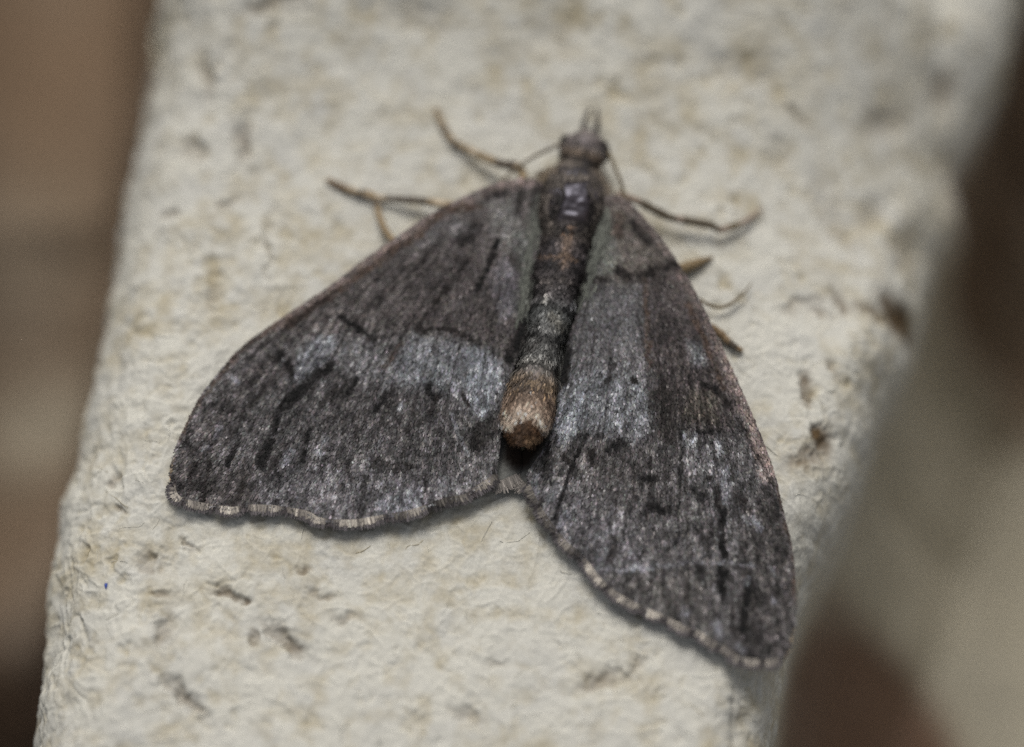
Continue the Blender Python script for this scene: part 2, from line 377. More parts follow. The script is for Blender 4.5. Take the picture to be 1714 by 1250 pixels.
# --- wings -----------------------------------------------------------------
L_COSTA = [(915, 318), (898, 300), (870, 299), (832, 307), (790, 323), (740, 348), (700, 372), (650, 406), (600, 441), (564, 470), (515, 503), (463, 537), (407, 578), (375, 613), (335, 664), (305, 724), (290, 759), (283, 797)]
L_TERMEN = [(276, 810), (281, 832), (296, 847), (326, 856), (385, 865), (410, 862), (449, 862), (505, 870), (526, 881), (557, 886), (596, 886), (638, 879), (680, 872), (715, 862), (748, 850), (785, 842), (806, 828), (838, 806)]
L_DORSUM = [(832, 786), (838, 740), (844, 690), (851, 640), (864, 605), (880, 575), (888, 530), (896, 470), (904, 400), (918, 350)]
R_COSTA = [(1000, 335), (1022, 325), (1046, 333), (1076, 362), (1110, 403), (1140, 448), (1166, 492), (1190, 541), (1218, 600), (1249, 670), (1280, 745), (1298, 798), (1311, 855), (1324, 908), (1331, 965), (1333, 1022), (1329, 1066), (1320, 1097)]
R_TERMEN = [(1311, 1116), (1284, 1121), (1254, 1119), (1232, 1116), (1210, 1099), (1188, 1089), (1166, 1073), (1139, 1063), (1108, 1046), (1078, 1034), (1047, 1019), (1012, 997), (990, 975), (966, 944), (935, 916), (908, 882), (886, 848), (872, 818)]
R_DORSUM = [(880, 795), (900, 765), (918, 738), (930, 700), (936, 650), (944, 605), (954, 560), (974, 500), (988, 440), (996, 385)]

CEN = {'L': ((890, 300), (800, 150)), 'R': (((1005, 315)), (1130, 180))}
def wing_z(side, X, Y):
    bx, by = (885, 350) if side == 'L' else (1000, 365)
    d = np.hypot(X-bx, Y-by)
    z = 0.30+1.80*np.exp(-(d/430)**1.6)
    c = CEN[side][1]; th = np.arctan2(X-c[0], Y-c[1])
    z = z+0.055*np.sin(th*34)*sstep(120, 420, d)+0.05*fbm(X/90, Y/90, 2, 5)
    if side == 'R': z = z+0.22*sstep(420, 820, d)
    return z

def flow(side, X, Y):
    """photo-space direction of the veins, from base to margin"""
    (ax, ay), (cx, cy) = CEN[side]
    d = np.hypot(X-ax, Y-ay); t = sstep(150, 560, d)
    v1 = np.stack([X-ax, Y-ay], -1); v1 /= np.linalg.norm(v1, axis=-1, keepdims=True)+1e-9
    v2 = np.stack([X-cx, Y-cy], -1); v2 /= np.linalg.norm(v2, axis=-1, keepdims=True)+1e-9
    v = v1*(1-t[..., None])+v2*t[..., None]
    return v/(np.linalg.norm(v, axis=-1, keepdims=True)+1e-9)

BASE = sr(88, 85, 84); DARK = sr(44, 39, 37); BLACK = sr(13, 11, 11); PALE = sr(116, 117, 119); WHITE = sr(160, 160, 164)
BROWN = sr(84, 70, 61); PINK = sr(138, 122, 114); GREEN = sr(97, 100, 94); LAV = sr(128, 127, 131); MIDG = sr(118, 115, 114); CREAM = sr(190, 180, 165)
# areas: polygon, softness px, colour, strength
AREAS = {'L': [
    ([(905, 300), (740, 350), (560, 480), (470, 545), (430, 580), (560, 560), (690, 560), (800, 580), (850, 600), (890, 520)], 30, sr(92, 86, 83), .8),
    ([(690, 400), (770, 365), (800, 385), (760, 400), (700, 415)], 10, MIDG, .7),
    ([(820, 340), (868, 330), (862, 440), (830, 400)], 14, sr(116, 114, 110), .7),
    ([(820, 470), (842, 430), (862, 445), (868, 520), (835, 540)], 10, sr(118, 115, 120), .7),
    ([(860, 380), (886, 385), (890, 440), (878, 540), (862, 530), (868, 450)], 8, GREEN, .6),
    ([(740, 400), (850, 430), (840, 560), (700, 550), (660, 520)], 40, sr(82, 76, 74), .7),
    ([(676, 575), (692, 562), (720, 566), (790, 578), (836, 606), (842, 660), (812, 704), (790, 690), (770, 664), (720, 648), (640, 650)], 17, PALE, .75),
    ([(778, 588), (812, 586), (834, 606), (836, 655), (808, 704), (786, 672)], 8, sr(130, 132, 136), .75),
    ([(848, 566), (886, 522), (888, 560), (872, 596), (846, 606)], 12, DARK, .7),
    ([(490, 640), (500, 590), (540, 560), (565, 565), (545, 605), (505, 635)], 8, sr(108, 109, 112), .8),
    ([(570, 570), (640, 580), (670, 640), (600, 640), (555, 610)], 12, sr(112, 110, 110), .7),
    ([(440, 590), (490, 600), (490, 625), (470, 615)], 6, DARK, .9),
    ([(472, 682), (500, 640), (548, 610), (556, 622), (530, 640), (505, 668)], 6, BLACK, .75),
    ([(430, 590), (300, 760), (292, 800), (330, 790), (400, 690), (480, 620)], 25, sr(80, 75, 73), .8),
    ([(300, 790), (420, 780), (430, 845), (330, 850), (285, 815)], 18, sr(80, 75, 73), .75),
    ([(800, 697), (814, 710), (834, 690), (832, 728), (792, 768), (786, 740)], 5, sr(55, 52, 50), .9),
    ([(430, 800), (520, 780), (720, 800), (820, 800), (790, 838), (640, 872), (560, 875), (440, 850)], 22, sr(108, 105, 106), .7),
    ([(628, 838), (700, 815), (712, 855), (640, 868)], 10, LAV, .7),
    ([(770, 760), (835, 760), (836, 800), (800, 824), (760, 830)], 14, sr(118, 115, 114), .7),
    ([(560, 640), (700, 670), (720, 720), (650, 760), (540, 700)], 30, sr(84, 80, 79), .6),
], 'R': [
    ([(1000, 325), (1046, 335), (1140, 450), (1180, 530), (1100, 480), (1000, 470)], 20, sr(98, 91, 84), .8),
    ([(992, 390), (1010, 370), (1030, 400), (1036, 440), (1022, 462), (985, 470), (972, 490), (978, 440)], 11, GREEN, .6),
    ([(1080, 455), (1140, 445), (1200, 580), (1240, 680), (1225, 720), (1150, 720), (1085, 640)], 14, sr(80, 73, 71), .85),
    ([(960, 500), (1076, 480), (1082, 620), (1090, 660), (935, 660), (948, 590)], 26, sr(108, 106, 106), .7),
    ([(934, 630), (1000, 620), (1088, 640), (1100, 690), (1085, 722), (1060, 738), (1030, 732), (1000, 722), (975, 722), (950, 746), (934, 742), (928, 690)], 20, PALE, .72),
    ([(930, 680), (980, 660), (975, 712), (948, 744), (934, 738)], 9, sr(130, 132, 136), .7),
    ([(1080, 645), (1125, 640), (1140, 720), (1130, 750), (1098, 730)], 12, sr(60, 55, 52), .85),
    ([(1150, 655), (1200, 660), (1200, 710), (1140, 705)], 12, sr(94, 88, 78), .7),
    ([(1140, 740), (1210, 740), (1240, 800), (1225, 850), (1195, 860), (1160, 800)], 14, sr(100, 98, 98), .7),
    ([(1276, 812), (1304, 812), (1326, 900), (1332, 1020), (1322, 1100), (1280, 1110), (1230, 1080), (1235, 950), (1250, 870)], 18, sr(72, 68, 66), .85),
    ([(920, 745), (1000, 740), (1130, 760), (1140, 860), (1060, 830), (960, 800)], 24, sr(92, 88, 86), .7),
    ([(890, 800), (960, 820), (1060, 880), (1090, 960), (1000, 960), (940, 900)], 24, sr(106, 103, 104), .7),
    ([(1020, 965), (1180, 955), (1200, 1060), (1120, 1040)], 22, sr(98, 94, 90), .7),
    ([(1150, 570), (1175, 575), (1182, 610), (1160, 615)], 8, sr(112, 113, 114), .7),
]}
# marks: polyline, half width px, colour, strength
MARKS = {'L': [
    ([(900, 302), (832, 311), (740, 352), (650, 412), (564, 475), (463, 542)], 9, PINK, .75), ([(463, 542), (407, 584), (335, 670), (300, 735)], 4, BROWN, .7),
    ([(800, 345), (750, 350), (690, 400), (620, 446), (560, 490), (480, 545)], 6, BROWN, .9), ([(560, 488), (430, 585)], 4, DARK, .6),
    ([(292, 757), (284, 795), (279, 810)], 1.6, sr(160, 138, 104), .6),
    ([(800, 378), (782, 398), (775, 404)], 10, DARK, .9), ([(845, 325), (818, 328)], 8, DARK, .7), ([(872, 322), (868, 352)], 6, DARK, .8), ([(902, 318), (894, 345)], 8, DARK, .8),
    ([(834, 402), (818, 440), (802, 484)], 4.5, BLACK, .9), ([(786, 434), (748, 482), (700, 550)], 5, DARK, .8), ([(752, 390), (690, 455), (630, 510)], 4, DARK, .6),
    ([(568, 530), (590, 545), (626, 566)], 4, BLACK, .85), ([(700, 556), (735, 548), (760, 552), (800, 578)], 4, DARK, .8), ([(675, 575), (640, 615)], 5, BROWN, .6),
    ([(886, 455), (890, 498)], 7, BLACK, .9), ([(858, 430), (864, 446)], 7, DARK, .7), ([(884, 525), (852, 604)], 8, BLACK, .9),
    ([(716, 645), (724, 664)], 7, BLACK, .85), ([(735, 662), (720, 690)], 5, DARK, .7), ([(775, 660), (786, 680)], 4, DARK, .8), ([(755, 690), (765, 720), (785, 762)], 2.5, PALE, .6),
    ([(597, 636), (582, 664)], 6, BLACK, .8), ([(642, 662), (630, 690)], 5, BLACK, .75), ([(560, 655), (552, 668)], 5, DARK, .8), ([(600, 690), (592, 730)], 5, DARK, .6), ([(660, 700), (690, 725)], 6, DARK, .6),
    ([(470, 592), (487, 622)], 6, BLACK, .7), ([(553, 608), (541, 622)], 5, BLACK, .8), ([(505, 646), (474, 681)], 7, BLACK, .85),
    ([(464, 700), (461, 720)], 5, BLACK, .9), ([(454, 738), (436, 776)], 7, BLACK, .9), ([(401, 744), (380, 778)], 5, BLACK, .85), ([(519, 718), (508, 772)], 4.5, BLACK, .7), ([(328, 776), (318, 800)], 4, DARK, .8), ([(352, 770), (336, 845)], 3.5, DARK, .8), ([(405, 812), (392, 842)], 8, DARK, .7),
    ([(388, 634), (392, 640)], 5, WHITE, .7), ([(533, 756), (536, 760)], 5, WHITE, .85), ([(484, 758), (476, 775)], 7, LAV, .8), ([(546, 733), (542, 740)], 5, LAV, .7), ([(369, 716), (362, 732)], 5, LAV, .7), ([(346, 744), (338, 756)], 4, LAV, .6),
    ([(672, 678), (668, 688)], 4, WHITE, .8), ([(838, 618), (834, 628)], 3.5, WHITE, .9), ([(700, 640), (742, 636)], 5, PALE, .5), ([(640, 730), (624, 755)], 4, PALE, .5), ([(620, 770), (616, 776)], 5, LAV, .6), ([(740, 808), (744, 822)], 8, LAV, .6),
    ([(632, 775), (660, 785), (690, 780)], 8, DARK, .6), ([(575, 780), (590, 800)], 6, DARK, .6), ([(830, 780), (826, 800)], 4, BLACK, .8), ([(712, 800), (709, 856)], 2.5, DARK, .8), ([(620, 840), (600, 870)], 7, DARK, .5),
    ([(480, 620), (410, 690), (340, 760)], 3, DARK, .5), ([(560, 640), (520, 700), (440, 800)], 3, DARK, .45), ([(660, 640), (630, 740), (600, 850)], 3, DARK, .4), ([(460, 620), (520, 560)], 4, MIDG, .5),
], 'R': [
    ([(1022, 330), (1046, 338), (1110, 410), (1166, 500), (1205, 585)], 7, sr(112, 100, 94), .8), ([(1208, 585), (1249, 680), (1286, 790)], 11, PINK, .9), ([(1276, 788), (1282, 798)], 9, sr(170, 156, 150), .8), ([(1302, 812), (1327, 915), (1330, 1010)], 3.5, BROWN, .7), ([(1329, 1050), (1321, 1094), (1308, 1112)], 1.6, sr(160, 138, 104), .6),
    ([(1036, 362), (1032, 392)], 7, BROWN, .9), ([(1062, 376), (1082, 402)], 9, DARK, .9), ([(995, 470), (1012, 466)], 6, DARK, .9), ([(1034, 452), (1050, 466), (1076, 464), (1104, 446), (1134, 444)], 8, DARK, .9), ([(1080, 470), (1082, 540), (1086, 610)], 4, BROWN, .8),
    ([(1150, 510), (1172, 552), (1196, 610), (1210, 648)], 5, BROWN, .9), ([(1182, 642), (1204, 656), (1222, 676)], 6, BLACK, .8), ([(1208, 660), (1260, 745), (1290, 808)], 3, DARK, .7),
    ([(950, 556), (944, 640)], 7, BLACK, .9), ([(965, 520), (955, 560)], 4, DARK, .7), ([(955, 615), (948, 640)], 4, DARK, .8), ([(1012, 640), (1032, 628)], 4, DARK, .8), ([(1060, 632), (1064, 640)], 4, DARK, .8), ([(1030, 610), (1004, 645)], 3, DARK, .5),
    ([(1170, 723), (1200, 722)], 5, BLACK, .85), ([(1144, 728), (1148, 738)], 4, WHITE, .7), ([(1164, 728), (1152, 750)], 4, WHITE, .7), ([(1200, 742), (1204, 758)], 4.5, WHITE, .7), ([(1212, 786), (1214, 840)], 6, LAV, .7),
    ([(1018, 752), (1036, 742)], 8, BLACK, .8), ([(985, 754), (996, 776)], 7, DARK, .8), ([(944, 762), (952, 770)], 7, DARK, .8), ([(918, 744), (914, 770), (922, 806)], 5, BLACK, .8), ([(1072, 808), (1090, 798)], 8, BLACK, .75), ([(1090, 848), (1118, 852)], 7, BLACK, .85), ([(1156, 820), (1170, 832)], 9, BLACK, .85), ([(1180, 802), (1192, 800)], 4, DARK, .8), ([(1196, 815), (1204, 850)], 6, DARK, .8), ([(1235, 830), (1250, 850)], 8, DARK, .7),
    ([(1210, 855), (1211, 880)], 7, BLACK, .9), ([(1206, 895), (1216, 932)], 6, BLACK, .95), ([(1209, 950), (1210, 984)], 8, BLACK, .95), ([(1211, 984), (1211, 1000)], 4, BLACK, .8), ([(1251, 982), (1248, 1022), (1245, 1052)], 7, BLACK, .95), ([(1170, 890), (1172, 900)], 6, DARK, .8), ([(1192, 870), (1194, 900)], 4, DARK, .6),
    ([(1140, 725), (1138, 800), (1134, 905)], 3, BLACK, .7), ([(985, 722), (958, 782), (924, 872)], 3, BLACK, .75), ([(1078, 740), (1040, 900)], 2.5, DARK, .4), ([(1265, 1000), (1262, 1090)], 3, DARK, .5), ([(1225, 1010), (1222, 1060)], 3, DARK, .6),
    ([(1010, 952), (1035, 957), (1068, 950), (1110, 946), (1175, 941), (1218, 941), (1262, 946)], 3, LAV, .55), ([(1064, 948), (1076, 950)], 5, WHITE, .7), ([(1260, 868), (1272, 884)], 5, LAV, .85), ([(1250, 972), (1251, 978)], 4, LAV, .8), ([(1290, 950), (1294, 962)], 3.5, LAV, .6), ([(1292, 1004), (1294, 1014)], 3.5, LAV, .6), ([(1244, 866), (1248, 872)], 4, LAV, .7), ([(1158, 948), (1172, 960)], 9, BLACK, .6), ([(1030, 905), (1020, 935)], 8, DARK, .65), ([(1150, 980), (1145, 1000)], 6, DARK, .5),
    ([(950, 862), (938, 880)], 6, LAV, .8), ([(930, 815), (920, 835)], 6, PALE, .7), ([(898, 800), (892, 840)], 6, PALE, .7), ([(908, 838), (904, 848)], 6, DARK, .7), ([(990, 900), (1040, 885)], 4, PALE, .6), ([(1010, 920), (1000, 950)], 7, PALE, .5), ([(1150, 1020), (1146, 1030)], 7, LAV, .6), ([(1200, 1045), (1206, 1065)], 6, LAV, .7), ([(1236, 1082), (1242, 1090)], 5, LAV, .7), ([(1018, 990), (1022, 996)], 7, BLACK, .9),
    ([(1128, 1048), (1160, 1066)], 3, DARK, .8), ([(1215, 1086), (1250, 1100)], 3, DARK, .8), ([(1262, 1102), (1300, 1110)], 3, BLACK, .6),
]}
LB = [0.0, 0.085, 0.175, 0.265, 0.37, 0.50, 0.665, 0.79, 0.92]
RB = [0.0, 0.065, 0.135, 0.215, 0.305, 0.40, 0.47, 0.60, 0.72, 0.83, 0.93]
_veins = {}
def veins(side):
    """vein lines from the margin back along the flow, one for each break of the fringe"""
    if side not in _veins:
        e_ = smooth_line(L_TERMEN if side == 'L' else R_TERMEN, 400); out = []
        for b_ in (LB if side == 'L' else RB)[1:]:
            p_ = e_[int(b_*399)].copy(); ln_ = [p_.copy()]
            for k_ in range(52 if b_ < 0.6 else 36):
                f_ = flow(side, p_[None, 0], p_[None, 1])[0]; p_ = p_-f_*10; ln_.append(p_.copy())
            out.append(ln_[::3])
        _veins[side] = out
    return _veins[side]

def wing_colour(side, X, Y):
    wx = fbm(X/16, Y/16, 2, 101)*4; wy = fbm(X/16, Y/16, 2, 111)*4
    A, B = X+wx+2.6*vnoise(X/4.5, Y/4.5, 121), Y+wy+2.6*vnoise(X/4.5, Y/4.5, 122)
    C = np.tile(BASE, X.shape+(1,))
    for poly, soft, col, s in AREAS[side]:
        mk = (poly_soft(A, B, poly, soft)*s)[..., None]; C = C*(1-mk)+col*mk
    fl = flow(side, X, Y); c = CEN[side][1]
    r = np.hypot(X-c[0], Y-c[1]); th = np.arctan2(X-c[0], Y-c[1])*700
    streak = fbm(th/6, r/22, 3, 131, 0.6); spot = fbm(X/10, Y/10, 3, 141, 0.65); soft = fbm(X/55, Y/55, 3, 151)
    C = C*np.exp((0.66*streak+0.72*spot)*(0.62+0.62*sstep(230, 430, np.hypot(X-CEN[side][0][0], Y-CEN[side][0][1])))+0.34*soft)[..., None]
    brk = np.clip(0.80+0.75*fbm(X/9, Y/9, 2, 161), 0.15, 1.15)
    for pts in veins(side):
        d, al = seg_dist(X+wx*0.4, Y+wy*0.4, pts)
        mk = (np.exp(-(d/2.6)**2)*0.62*np.clip(0.45+0.5*al, 0, 1))[..., None]; C = C*(1-mk)+DARK*mk
    for pts, wd, col, s in MARKS[side]:
        d, _ = seg_dist(A, B, pts)
        mk = np.clip(np.exp(-(d/(wd*1.2))**3.2)*s*(brk if col.mean() > 0.12 else 1.12*np.clip(brk+0.12*vnoise(X/3.2, Y/3.2, 171), 0.05, 1.2)**0.75), 0, 1)[..., None]; C = C*(1-mk)+col*mk
    m_ = 0.118; lumi = C.mean(-1, keepdims=True)
    return 0.93*C*(lumi/m_)**0.27*np.array([0.985, 0.997, 1.025])

def inset(pts, by, centre):
    p = np.array(pts, float); t = np.gradient(p, axis=0); nrm = np.stack([-t[:, 1], t[:, 0]], 1); nrm /= np.linalg.norm(nrm, axis=1, keepdims=True)
    s = np.sign(((np.array(centre)-p)*nrm).sum(1, keepdims=True)); return p+nrm*s*by

def scales(Pp, dirs, nrm, ln, wd, lift, col, rnd):
    """Pp (n,3) roots, unit dirs and normals: one bent leaf-like scale of two quads each"""
    sd_ = np.cross(nrm, dirs); sd_ /= np.linalg.norm(sd_, axis=1, keepdims=True)+1e-12
    roll = rnd.normal(0, 0.13, len(Pp))[:, None]; sd_ = sd_+nrm*roll; sd_ /= np.linalg.norm(sd_, axis=1, keepdims=True)
    ln, wd, lift = ln[:, None], wd[:, None], lift[:, None]
    mid_ = Pp+dirs*ln*0.55+nrm*lift*0.85; tip = Pp+dirs*ln+nrm*lift
    V = np.stack([Pp-sd_*wd*0.3, Pp+sd_*wd*0.3, mid_-sd_*wd*0.5, mid_+sd_*wd*0.5, tip-sd_*wd*0.3, tip+sd_*wd*0.3], 1)
    F = np.array([[0, 1, 3, 2], [2, 3, 5, 4]])[None]+(np.arange(len(Pp))*6)[:, None, None]
    return V.reshape(-1, 3), F.reshape(-1, 4), np.repeat(col, 6, 0)

def tri_fill(poly, step):
    poly = np.array(poly, float)
    x0, y0 = poly.min(0); x1, y1 = poly.max(0)
    gx, gy = np.meshgrid(np.arange(x0, x1, step), np.arange(y0, y1, step)); gx = gx.ravel(); gy = gy.ravel()
    d, _ = seg_dist(gx, gy, np.vstack([poly, poly[:1]])); ok = inside(gx, gy, poly) & (d > step*0.5)
    pts = np.r_[poly, np.c_[gx[ok], gy[ok]]]; nb = len(poly)
    v, _, f, *_ = delaunay_2d_cdt([Vector(q) for q in pts], [], [list(range(nb))], 1, 1e-6)
    return np.array([[q.x, q.y] for q in v]), [tuple(t) for t in f]

def thicken(V, F, t):
    """close a sheet into a thin plate"""
    n_ = len(V); cnt = {}
    for f in F:
        for a_, b_ in zip(f, f[1:]+f[:1]): cnt[(a_, b_)] = 1
    V2 = np.r_[V, V-np.array([0, 0, t])]
    F2 = list(F)+[tuple(i+n_ for i in f[::-1]) for f in F]
    for (a_, b_) in cnt:
        if (b_, a_) not in cnt: F2.append((b_, a_, a_+n_, b_+n_))
    return V2, F2

def build_wing(side, costa, termen, dorsum, seed, breaks):
    r = np.random.default_rng(seed)
    cen = np.mean(np.array(costa+termen+dorsum), 0)
    tin = inset(smooth_line(termen, 60), 13, cen)
    poly = np.vstack([smooth_line(costa, 60), tin, smooth_line(dorsum, 30)])
    pv, pf = tri_fill(poly, 11)
    z = wing_z(side, pv[:, 0], pv[:, 1])
    V = px(pv[:, 0], pv[:, 1], z-0.03); col = wing_colour(side, pv[:, 0], pv[:, 1])
    a0 = V[list(pf[0])]
    if np.cross(a0[1]-a0[0], a0[2]-a0[0])[2] < 0: pf = [t[::-1] for t in pf]
    V2, F2 = thicken(V, pf, 0.04)
    wing = mesh_obj('forewing', V2, F2, M_WING, moth, col=np.r_[col, col*0.8])
    # overlapping scales laid out along the veins
    st_ = 2.6
    x0, y0 = poly.min(0); x1, y1 = poly.max(0)
    gx, gy = np.meshgrid(np.arange(x0, x1, st_), np.arange(y0, y1, st_)); gx = gx.ravel()+r.uniform(-1.6, 1.6, gx.size); gy = gy.ravel()+r.uniform(-1.6, 1.6, gy.size)
    ok = inside(gx, gy, poly); gx, gy = gx[ok], gy[ok]
    fl = flow(side, gx, gy); an_ = r.normal(0, 0.09, len(gx)); c_, s_ = np.cos(an_), np.sin(an_)
    fl = np.stack([fl[:, 0]*c_-fl[:, 1]*s_, fl[:, 0]*s_+fl[:, 1]*c_], 1)
    z0 = wing_z(side, gx, gy); Pp = px(gx, gy, z0)
    z1 = wing_z(side, gx+fl[:, 0]*6, gy+fl[:, 1]*6); Q = px(gx+fl[:, 0]*6, gy+fl[:, 1]*6, z1)
    z2 = wing_z(side, gx-fl[:, 1]*6, gy+fl[:, 0]*6); Q2 = px(gx-fl[:, 1]*6, gy+fl[:, 0]*6, z2)
    dr = Q-Pp; dr /= np.linalg.norm(dr, axis=1, keepdims=True); nn = np.cross(dr, Q2-Pp); nn /= np.linalg.norm(nn, axis=1, keepdims=True); nn *= np.sign(nn[:, 2:3])
    ln = r.uniform(0.15, 0.24, len(gx)); wd = r.uniform(0.055, 0.09, len(gx)); lift = 0.03+np.abs(r.normal(0.0, 0.010, len(gx)))
    tipx_, tipy_ = gx+fl[:, 0]*ln*24, gy+fl[:, 1]*ln*24
    col = wing_colour(side, tipx_, tipy_)
    jit = np.exp(r.normal(0, 0.30, len(gx))); u_ = r.random(len(gx)); jit = np.where((u_ < 0.05) & (col.mean(1) > 0.05), jit*1.9, np.where(u_ > 0.93, jit*0.4, jit))
    tint = 1+r.normal(0, 0.035, (len(gx), 3))
    col = np.clip(col*jit[:, None]*tint, 0.006, 0.62)
    dt, _ = seg_dist(tipx_, tipy_, tin); far = inside(gx+fl[:, 0]*ln*38, gy+fl[:, 1]*ln*38, poly)
    ln = np.where(far, ln, ln*0.45)
    lift = lift+0.014*sstep(0.03, 0.012, col.mean(1))
    order = np.argsort(-np.hypot(gx-CEN[side][0][0], gy-CEN[side][0][1]))
    lift = lift+0.0
    V, F, c3 = scales(Pp[order], dr[order], nn[order], ln[order], wd[order], lift[order], col[order], r)
    mesh_obj('wing_scales', V, F, M_SCALE, wing, col=c3, kind='stuff')
    # fringe along the outer margin, pale between the vein ends
    N = 2600
    out = smooth_line(termen, N); root = inset(out, 17, cen); tpar = np.linspace(0, 1, N)
    b_ = np.array(breaks); dist = np.abs(tpar[:, None]-b_[None]).min(1)
    bs = np.sort(np.r_[b_, 1.02]); bi = np.clip(np.searchsorted(bs, tpar, 'right')-1, 0, len(bs)-2)
    ub = (tpar-bs[bi])/(bs[bi+1]-bs[bi]); cres = np.clip(1-np.abs(2*ub-1)**3.0, 0, 1); bri = np.random.default_rng(seed).uniform(0.6, 1.05, 40)[bi]
    gapm = np.exp(-(dist/0.008)**2)*0.8
    dv = out-root; sh = r.normal(0, 0.14, N); dv = np.stack([dv[:, 0]-dv[:, 1]*sh, dv[:, 1]+dv[:, 0]*sh], 1)
    L_ = r.uniform(0.55, 1.18, N)*(1-0.18*gapm)*(0.88+0.12*cres); layer = r.random(N) < 0.5; L_ = np.where(layer, L_*(0.32+0.40*cres), L_)
    tipx = root+dv*L_[:, None]; zr = wing_z(side, root[:, 0], root[:, 1])
    A_ = px(root[:, 0], root[:, 1], zr+np.where(layer, 0.055, 0.02)); B_ = px(tipx[:, 0], tipx[:, 1], zr-0.03-r.uniform(0, 0.08, N)+np.where(layer, 0.04, 0))
    d_ = B_-A_; ln = np.linalg.norm(d_, axis=1); d_ /= ln[:, None]
    nn = np.tile([0, 0, 1.0], (N, 1)); nn -= d_*(nn*d_).sum(1, keepdims=True); nn /= np.linalg.norm(nn, axis=1, keepdims=True)
    pale = sr(196, 187, 174); dk = sr(60, 54, 54); greyt = sr(94, 89, 90)
    inner = 0.45+0.55*sstep(0.0, 0.5, tpar) if side == 'L' else 0.45+0.55*sstep(1.0, 0.5, tpar)
    inn = sstep(0.55, 0.75, tpar)
    pw = (cres**0.7*bri*(1-0.25*inn)*np.where(r.random(N) < 0.16, 0.4, 1.0)*np.clip(0.78+0.5*vnoise(tpar*70, tpar*0, 3+seed), 0.3, 1))[:, None]; pc = dk*(1-pw)+pale*pw
    c_ = np.where(layer[:, None], pc, greyt*(0.6+0.4*cres[:, None]))*(1-gapm[:, None])+dk*gapm[:, None]
    blot = np.clip(0.75+0.8*vnoise(tpar*30, tpar*0, 9+seed), 0.4, 1.05)
    c_ = c_*(1-inn*(1-blot))[:, None]*np.exp(r.normal(0, 0.27, N))[:, None]
    V, F, c3 = scales(A_, d_, nn, ln, r.uniform(0.045, 0.085, N), np.zeros(N), c_, r)
    mesh_obj('fringe', V, F, M_FRINGE, wing, col=np.clip(c3, 0, 0.8), kind='stuff')
    return wing

build_wing('L', L_COSTA, L_TERMEN, L_DORSUM, 21, LB)
build_wing('R', R_COSTA, R_TERMEN, R_DORSUM, 22, RB)

# hind wings, mostly hidden under the fore wings
def build_hind(poly, edge, zz, seed):
    r = np.random.default_rng(seed); poly = np.array(poly, float)
    pv, pf = tri_fill(smooth_line(list(map(tuple, poly))+[tuple(poly[0])], 80)[:-1], 8)
    V = px(pv[:, 0], pv[:, 1], np.full(len(pv), zz)+0.05*fbm(pv[:, 0]/40, pv[:, 1]/40, 2, seed))
    a0 = V[list(pf[0])]
    if np.cross(a0[1]-a0[0], a0[2]-a0[0])[2] < 0: pf = [t[::-1] for t in pf]
    V2, F2 = thicken(V, pf, 0.04)
    col = np.tile(sr(112, 112, 108), (len(V2), 1))*(1+0.2*fbm(np.r_[pv[:, 0], pv[:, 0]]/12, np.r_[pv[:, 1], pv[:, 1]]/12, 3, 3))[:, None]
    X2, Y2 = np.r_[pv[:, 0], pv[:, 0]], np.r_[pv[:, 1], pv[:, 1]]
    hole_shade = poly_soft(X2, Y2, [(845, 560), (920, 560), (915, 740), (885, 786), (860, 790), (840, 770)], 8)[:, None]; col = col*(1-hole_shade)+sr(34, 26, 20)*hole_shade  # dark shade of the gap under the tail tip, painted on the hindwing
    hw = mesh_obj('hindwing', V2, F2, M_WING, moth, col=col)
    N = 500
    e_ = smooth_line(edge, N); cen = poly.mean(0); root = inset(e_, 4, cen); out = inset(e_, -13, cen)+r.normal(0, 3, (N, 2))
    A_ = px(root[:, 0], root[:, 1], np.full(N, zz+0.02)); B_ = px(out[:, 0], out[:, 1], zz-r.uniform(0, 0.08, N))
    d_ = B_-A_; ln = np.linalg.norm(d_, axis=1); d_ /= ln[:, None]; ln *= r.uniform(0.6, 1.1, N)
    nn = np.tile([0, 0, 1.0], (N, 1)); nn -= d_*(nn*d_).sum(1, keepdims=True); nn /= np.linalg.norm(nn, axis=1, keepdims=True)
    c_ = np.tile(sr(128, 122, 116), (N, 1))*np.exp(r.normal(0, 0.3, N))[:, None]
    V, F, c3 = scales(A_, d_, nn, ln, r.uniform(0.04, 0.08, N), np.zeros(N), c_, r)
    mesh_obj('fringe', V, F, M_FRINGE, hw, col=c3, kind='stuff')
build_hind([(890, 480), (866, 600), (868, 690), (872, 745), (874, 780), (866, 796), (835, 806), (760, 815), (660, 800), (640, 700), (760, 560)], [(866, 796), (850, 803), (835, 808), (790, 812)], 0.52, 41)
build_hind([(960, 480), (936, 610), (916, 720), (872, 756), (864, 782), (862, 794), (878, 812), (960, 850), (1060, 830), (1080, 700), (1040, 560)], [(866, 790), (868, 802), (880, 814)], 0.46, 42)

